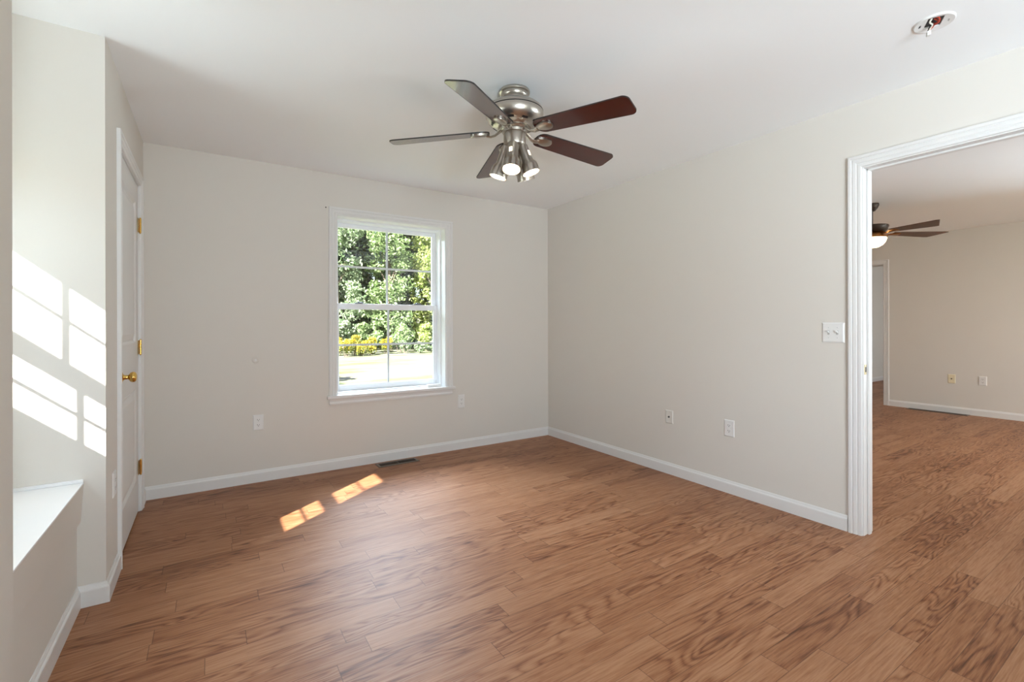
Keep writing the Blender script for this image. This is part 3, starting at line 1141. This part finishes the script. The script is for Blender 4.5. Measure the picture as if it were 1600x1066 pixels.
def blade_outline(r0, r1, w0, w1, n=8, cr0=0.045, cr1=0.05):
    pts = []
    def corner(cx, cy, r, a0):
        for k in range(n + 1):
            t = a0 + (PI / 2) * k / n
            pts.append((cx + r * math.cos(t), cy + r * math.sin(t)))
    corner(r0 + cr0, -w0 + cr0, cr0, PI)
    corner(r1 - cr1, -w1 + cr1, cr1, -PI / 2)
    corner(r1 - cr1, w1 - cr1, cr1, 0)
    corner(r0 + cr0, w0 - cr0, cr0, PI / 2)
    return pts


def fan_blade(a, drop=3.6):
    m_ = (Matrix.Rotation(a, 4, 'Z') @ Matrix.Translation((0.14, 0, BZ)) @ Matrix.Rotation(rad(drop), 4, 'Y')
          @ Matrix.Rotation(rad(-12.5), 4, 'X') @ Matrix.Translation((-0.14, 0, 0)))
    b = MB().prism(blade_outline(0.135, 0.665, 0.056, 0.068, cr1=0.032), -0.003, 0.003)
    bo = b.build('blade', M_CHERRY, fan, world=False)
    bo.matrix_local = m_
    e = MB().sweep(blade_outline(0.135, 0.665, 0.056, 0.068, cr1=0.032)[::-1], [(-0.0002, -0.0032), (0.0010, -0.0032), (0.0010, 0.0032), (-0.0002, 0.0032)],
                   lambda u, v, c: Vector((u, v, c)), closed=True)
    e.build('edge_band', M_BLACK, bo, world=False)
    # arm: from the hub, dipping under the blade, ending in a leaf-shaped pad
    arm = MB()
    arm.tube([(0.066, 0, -0.207), (0.085, 0, -0.220), (0.105, 0, -0.236), (0.128, 0.0, -0.243), (0.15, 0.0, -0.240)],
             [(0.013, 0.008), (0.012, 0.007), (0.012, 0.006), (0.014, 0.0055), (0.016, 0.005)], 12)
    for v in arm.bm.verts:
        v.co = Matrix.Rotation(a, 4, 'Z') @ v.co
    pad = []
    for k in range(32):
        t = 2 * PI * k / 32
        rr = 0.052
        x = 0.187 + rr * math.cos(t)
        y = 0.030 * math.sin(t) * (1 + 0.30 * math.cos(t))
        pad.append((x, y))
    inner = [(0.187 + (x - 0.187) * 0.86, y * 0.8) for x, y in pad]
    A = [arm.bm.verts.new(m_ @ Vector((x, y, -0.0035))) for x, y in pad]
    B = [arm.bm.verts.new(m_ @ Vector((x, y, -0.0105))) for x, y in pad]
    C = [arm.bm.verts.new(m_ @ Vector((x, y, -0.0145))) for x, y in inner]
    arm.bm.faces.new(A)
    arm.bm.faces.new(C)
    for i in range(32):
        j_ = (i + 1) % 32
        arm.bm.faces.new((A[i], A[j_], B[j_], B[i]))
        arm.bm.faces.new((B[i], B[j_], C[j_], C[i]))
    ao = arm.build('blade_arm', M_NICKEL, fan, world=False, smooth=True)
    return bo


for a, dr in ((-1.5, 3.2), (74, 3.8), (146, 4.8), (216, 4.4), (290, 3.6)):
    fan_blade(rad(a), dr)

# four spot shades, each aimed a little differently
cf = Vector((math.sin(YAW), math.cos(YAW), 0))
cr_ = Vector((math.cos(YAW), -math.sin(YAW), 0))
# (sideways, away) offset of the shade's mouth from the fan's axis as seen from the room's near corner
for k, (lat, fwd, zm) in enumerate(((-0.018, -0.088, -0.447), (0.088, -0.010, -0.440), (0.064, 0.082, -0.452), (-0.091, 0.014, -0.455))):
    out = cr_ * lat + cf * fwd
    mouth = out + Vector((0, 0, zm))
    top = out * 0.42 + Vector((0, 0, -0.290))
    axis = (mouth - top).normalized()
    ln = (mouth - top).length
    q = axis.to_track_quat('Z', 'Y').to_matrix().to_4x4()
    m_ = Matrix.Translation(top) @ q
    sh = MB().lathe([(0.0, 0.0), (0.018, 0.001), (0.027, 0.006), (0.030, 0.014), (0.031, ln * 0.52), (0.034, ln * 0.60), (0.043, ln * 0.68), (0.047, ln * 0.76),
                     (0.049, ln), (0.046, ln), (0.044, ln - 0.02), (0.043, ln * 0.78), (0.0, ln * 0.74)], m_, 40, cap=False).build('spot_shade', M_NICKEL, fan, world=False, smooth=True)
    MB().lathe([(0.043, ln - 0.016), (0.040, ln - 0.009), (0.026, ln - 0.004), (0.0, ln - 0.002)], m_, 32, cap=False).build('bulb', M_BULB, sh, world=False, smooth=True)
    n_ = MB()
    inv = m_.inverted()
    loc_cam = inv @ (-cf + cr_ * 0.35 * (1 if lat > 0 else -1))
    a0 = math.atan2((q.inverted() @ (-cf + cr_ * (1.25 if k == 1 else -0.35))).y, (q.inverted() @ (-cf + cr_ * (1.25 if k == 1 else -0.35))).x)
    for dz0, dz1 in ((ln * 0.28, ln * 0.45),):
        vs_ = []
        for zz in (dz0, dz1):
            vs_.append([n_.bm.verts.new(m_ @ Vector((0.0313 * math.cos(a0 + t), 0.0313 * math.sin(a0 + t), zz))) for t in (-0.28, -0.1, 0.1, 0.28)])
        for i in range(3):
            n_.bm.faces.new((vs_[0][i], vs_[0][i + 1], vs_[1][i + 1], vs_[1][i]))
    if k < 2:
        n_.build('vent_slot', M_SLOT, sh, world=False)
    st_ = MB().tube([Vector((0, 0, -0.290)) + out * 0.25, Vector((0, 0, -0.284)) + out * 0.34, top + axis * 0.006], 0.008, 10)
    st_.build('lamp_arm', M_NICKEL, fan, world=False, smooth=True)

# ------------------------------------------------------------------ fan of the second room
F2 = Vector((5.80, 2.05, H))
fan2 = thing('ceiling_fan', 'dark bronze ceiling fan with lit glass bowl beyond the doorway', 'ceiling fan', F2)
flathe('canopy', [(0, 0), (0.062, 0), (0.064, -0.02), (0.05, -0.05), (0.03, -0.075), (0, -0.075)], M_BRONZE, fan2)
flathe('downrod', [(0, -0.07), (0.012, -0.07), (0.012, -0.235), (0, -0.235)], M_BRONZE, fan2, seg=20)
flathe('motor_housing', [(0, -0.222), (0.05, -0.222), (0.10, -0.228), (0.142, -0.232), (0.145, -0.240), (0.136, -0.262), (0.128, -0.285), (0.11, -0.298), (0, -0.298)], M_BRONZE, fan2)
flathe('fitter_ring', [(0, -0.298), (0.09, -0.298), (0.108, -0.315), (0.130, -0.345), (0.131, -0.36), (0, -0.36)], M_COPPER, fan2)
flathe('glass_bowl', [(0.126, -0.36), (0.125, -0.375), (0.114, -0.405), (0.092, -0.432), (0.058, -0.452), (0.0, -0.460)], M_BOWL, fan2)
for k in range(5):
    a = rad(-39 + 72 * k)
    out = [(0.20, -0.045), (0.20, 0.045), (0.55, 0.082), (0.585, 0.080), (0.69, -0.062), (0.66, -0.070), (0.56, -0.066)]
    m_ = Matrix.Rotation(a, 4, 'Z') @ Matrix.Translation((0, 0, -0.305)) @ Matrix.Rotation(rad(2.0), 4, 'Y') @ Matrix.Rotation(rad(-11), 4, 'X')
    b = MB().prism(out, -0.003, 0.003).build('blade', M_WALNUT, fan2, world=False, bevel=0.002)
    b.matrix_local = m_
    ar = MB().tube([(0.10, 0, -0.303), (0.15, 0.008, -0.325), (0.19, 0.0, -0.319), (0.27, 0.0, -0.317)], [(0.02, 0.008), (0.012, 0.008), (0.022, 0.006), (0.03, 0.004)], 10)
    for v in ar.bm.verts:
        v.co = Matrix.Rotation(a, 4, 'Z') @ v.co
    ar.build('blade_arm', M_COPPER, fan2, world=False, smooth=True)

# ------------------------------------------------------------------ outdoors
GZ = -0.5
struct(MB().box((-60, -30, GZ - 0.3), (90, 110, GZ)).build('ground', M_LAWN))


def leaf_mesh(name, centers, radii, counts, size, m, rng, parent, squash=0.85, shell=0.55, hw=None):
    P = []
    for c, r, n in zip(centers, radii, counts):
        d = rng.normal(size=(n, 3))
        d /= np.linalg.norm(d, axis=1)[:, None]
        rr = r * (shell + (1 - shell) * rng.random(n) ** 0.5)
        p = c + d * rr[:, None] * np.array([1, 1, squash])
        P.append(p)
    P = np.concatenate(P)
    P = P[P[:, 2] > 0.02]
    if hw:
        mg = min(0.15, hw * 0.25)
        P[:, :2] = np.where(np.abs(P[:, :2]) > hw - mg, np.sign(P[:, :2]) * (hw - mg) * (0.6 + 0.4 * rng.random((len(P), 2))), P[:, :2])
    n = len(P)
    nrm = rng.normal(size=(n, 3)) + np.array([0, -0.25, 0.75])
    nrm /= np.linalg.norm(nrm, axis=1)[:, None]
    t = np.cross(nrm, rng.normal(size=(n, 3)))
    t /= np.linalg.norm(t, axis=1)[:, None]
    b = np.cross(nrm, t)
    s = size * (0.6 + 0.8 * rng.random(n))[:, None]
    bend = nrm * s * 0.18
    V = np.empty((n, 4, 3))
    V[:, 0] = P - t * s
    V[:, 1] = P + b * s * 0.5 + bend
    V[:, 2] = P + t * s
    V[:, 3] = P - b * s * 0.5 + bend
    me = bpy.data.meshes.new(name)
    me.vertices.add(n * 4)
    me.vertices.foreach_set('co', V.reshape(-1).astype(np.float32))
    me.loops.add(n * 4)
    me.loops.foreach_set('vertex_index', np.arange(n * 4, dtype=np.int32))
    me.polygons.add(n)
    me.polygons.foreach_set('loop_start', np.arange(0, n * 4, 4, dtype=np.int32))
    me.polygons.foreach_set('loop_total', np.full(n, 4, dtype=np.int32))
    me.update(calc_edges=True)
    me.validate()
    me.materials.append(m)
    o = bpy.data.objects.new(name, me)
    COL.objects.link(o)
    o.parent = parent
    return o


def tree(x, y, h, rad_, seed, label, m, nclump=34, per=170, leaf=0.13, low=0.6, group='trees at the edge of the woods', hw=None):
    rng = np.random.default_rng(seed)
    root = thing('leafy_tree', label, 'tree', (x, y, GZ), group)
    cs, rs, ns = [], [], []
    for i in range(nclump):
        f = (i + 0.5) / nclump
        z = low + (h - low) * f
        prof = math.sin(PI * min(1, 0.22 + 0.74 * f)) ** 0.7
        a = rng.random() * 2 * PI
        rr = rad_ * prof * (0.35 + 0.65 * rng.random())
        cs.append(np.array([rr * math.cos(a), rr * math.sin(a), z + rng.normal() * 0.3]))
        rs.append(rad_ * (0.26 + 0.18 * rng.random()))
        ns.append(int(per * (0.7 + 0.6 * rng.random())))
    leaf_mesh('foliage', cs, rs, ns, leaf, m, rng, root, hw=hw)
    t = MB()
    t.tube([(0, 0, 0), (0.08, 0.02, h * 0.3), (0.0, 0.05, h * 0.6), (0.1, 0.0, h * 0.88)], [0.20, 0.15, 0.09, 0.03], 10)
    br = t
    for i in range(9):
        c = Vector(cs[int(rng.integers(3, nclump))])
        if hw:
            c.x = max(-hw * 0.8, min(hw * 0.8, c.x))
            c.y = max(-hw * 0.8, min(hw * 0.8, c.y))
        z0 = max(0.8, c.z - 1.2 - rng.random())
        br.tube([(0.03, 0.03, z0), (c.x * 0.5, c.y * 0.5, z0 + (c.z - z0) * 0.65), (c.x * 1.1, c.y * 1.1, c.z + 0.2)], [0.055, 0.035, 0.012], 6)
    br.build('trunk', M_BARK, root, world=False, smooth=True)
    return root


front = [(3.4, 31.0, 10.0, M_LEAF3, 'green tree at the wood edge left of the window view'),
         (6.8, 31.2, 10.5, M_LEAF3, 'greyish green tree seen through the left window panes'),
         (10.2, 31.0, 11.0, M_LEAF, 'pale green tree seen behind the window\'s middle bar'),
         (13.6, 31.2, 10.5, M_LEAF2, 'yellow-green tree seen through the right window panes'),
         (17.0, 31.0, 10.5, M_LEAF2, 'yellow-green tree hidden behind the window\'s right edge')]
for i, (x, y, h, m, lab) in enumerate(front):
    tree(x, y, h, 1.9, 11 + i, lab, m, nclump=60, per=190, leaf=0.105, hw=1.66)
for i, x in enumerate((5.1, 8.5, 11.9, 15.3)):
    tree(x, 34.7, 11.5, 1.9, 41 + i, 'dark tree standing in the shade behind the wood edge', M_LEAF_SHADE, nclump=66, per=190, leaf=0.17, low=0.4, group='shaded trees behind the wood edge', hw=1.5)
for i, x in enumerate((3.4, 6.8, 10.2, 13.6, 17.0)):
    tree(x, 38.4, 13, 1.9, 51 + i, 'tall dark tree farthest back in the woods', M_LEAF_SHADE, nclump=70, per=170, leaf=0.24, low=0.3, group='tall trees deep in the woods', hw=1.5)


def shrub(x, y, h, r, seed, label, m, m2=None, leaf=0.08, per=220, cat='shrub', name='shrub', group=None, hw=None):
    rng = np.random.default_rng(seed)
    root = thing(name, label, cat, (x, y, GZ), group)
    cs, rs, ns = [], [], []
    for i in range(8):
        a = rng.random() * 2 * PI
        rr = r * 0.7 * math.sqrt(rng.random())
        cs.append(np.array([rr * math.cos(a), rr * math.sin(a), h * (0.25 + 0.5 * rng.random())]))
        rs.append(min(r, h) * 0.42)
        ns.append(per)
    leaf_mesh('foliage', cs, rs, ns, leaf, m, rng, root, squash=0.9, shell=0.3, hw=hw)
    if m2 is not None:
        cs2 = [c + np.array([0, 0, h * 0.10]) for c in cs]
        leaf_mesh('blooms', cs2, [q for q in rs], [int(per * 1.3)] * 8, leaf * 0.9, m2, rng, root, squash=0.8, shell=0.2, hw=hw)
    s_ = MB()
    for i in range(6):
        c = cs[i]
        s_.tube([(c[0] * 0.3, c[1] * 0.3, 0), (c[0] * 0.8, c[1] * 0.8, c[2] * 0.6), (c[0], c[1], c[2] + h * 0.1)], [0.018, 0.012, 0.006], 6)
    s_.build('stems', M_BARK, root, world=False)
    return root


for i, (x, y, h, r) in enumerate(((5.95, 26.9, 1.05, 0.62), (6.85, 26.85, 1.15, 0.62), (7.75, 26.9, 1.0, 0.62), (8.65, 26.9, 0.95, 0.6), (6.1, 25.9, 0.9, 0.6), (7.0, 25.95, 0.85, 0.6))):
    shrub(x, y, h, r, 71 + i, 'yellow goldenrod clump at the lawn edge seen through the lower left panes', M_STEM, M_GOLD, 0.05, 240, 'wildflower', 'goldenrod', 'goldenrod clumps left of the window bar', hw=0.40)
for i, (x, y, h, r) in enumerate(((11.6, 25.4, 0.75, 0.36), (12.55, 26.2, 0.85, 0.4))):
    shrub(x, y, h, r, 81 + i, 'yellow goldenrod clump seen at the lower right window pane\'s right edge', M_STEM, M_GOLD, 0.05, 160, 'wildflower', 'goldenrod', 'goldenrod clumps at the right edge')
for i, (x, y, h, r) in enumerate(((9.75, 26.7, 0.9, 0.42), (10.65, 26.6, 0.8, 0.42), (11.6, 26.9, 0.95, 0.42))):
    shrub(x, y, h, r, 91 + i, 'low pale green weed clump at the lawn edge right of the goldenrod', M_LEAF3, None, 0.06, 200, 'weeds', 'weed_clump', 'weed clumps at the lawn edge')
for i, (x, y, h, r) in enumerate(((4.3, 28.3, 2.4, 0.8), (6.2, 28.3, 2.2, 0.8), (8.1, 28.3, 2.5, 0.8), (10.0, 28.3, 2.3, 0.8), (11.9, 28.2, 2.4, 0.8), (13.8, 28.3, 2.6, 0.8))):
    shrub(x, y, h, r, 101 + i, 'bushy green shrub at the foot of the trees beyond the lawn', (M_LEAF3, M_LEAF, M_LEAF2)[min(2, i // 2)], None, 0.11, 240, 'shrub', 'shrub', 'shrubs at the foot of the trees')
# a tree beside the house that throws its shade on the lawn
tree(-5.5, 9.2, 7.0, 2.0, 131, 'tree beside the house that shades the near lawn', M_LEAF, nclump=30, per=120, leaf=0.16, low=2.0, group=None)
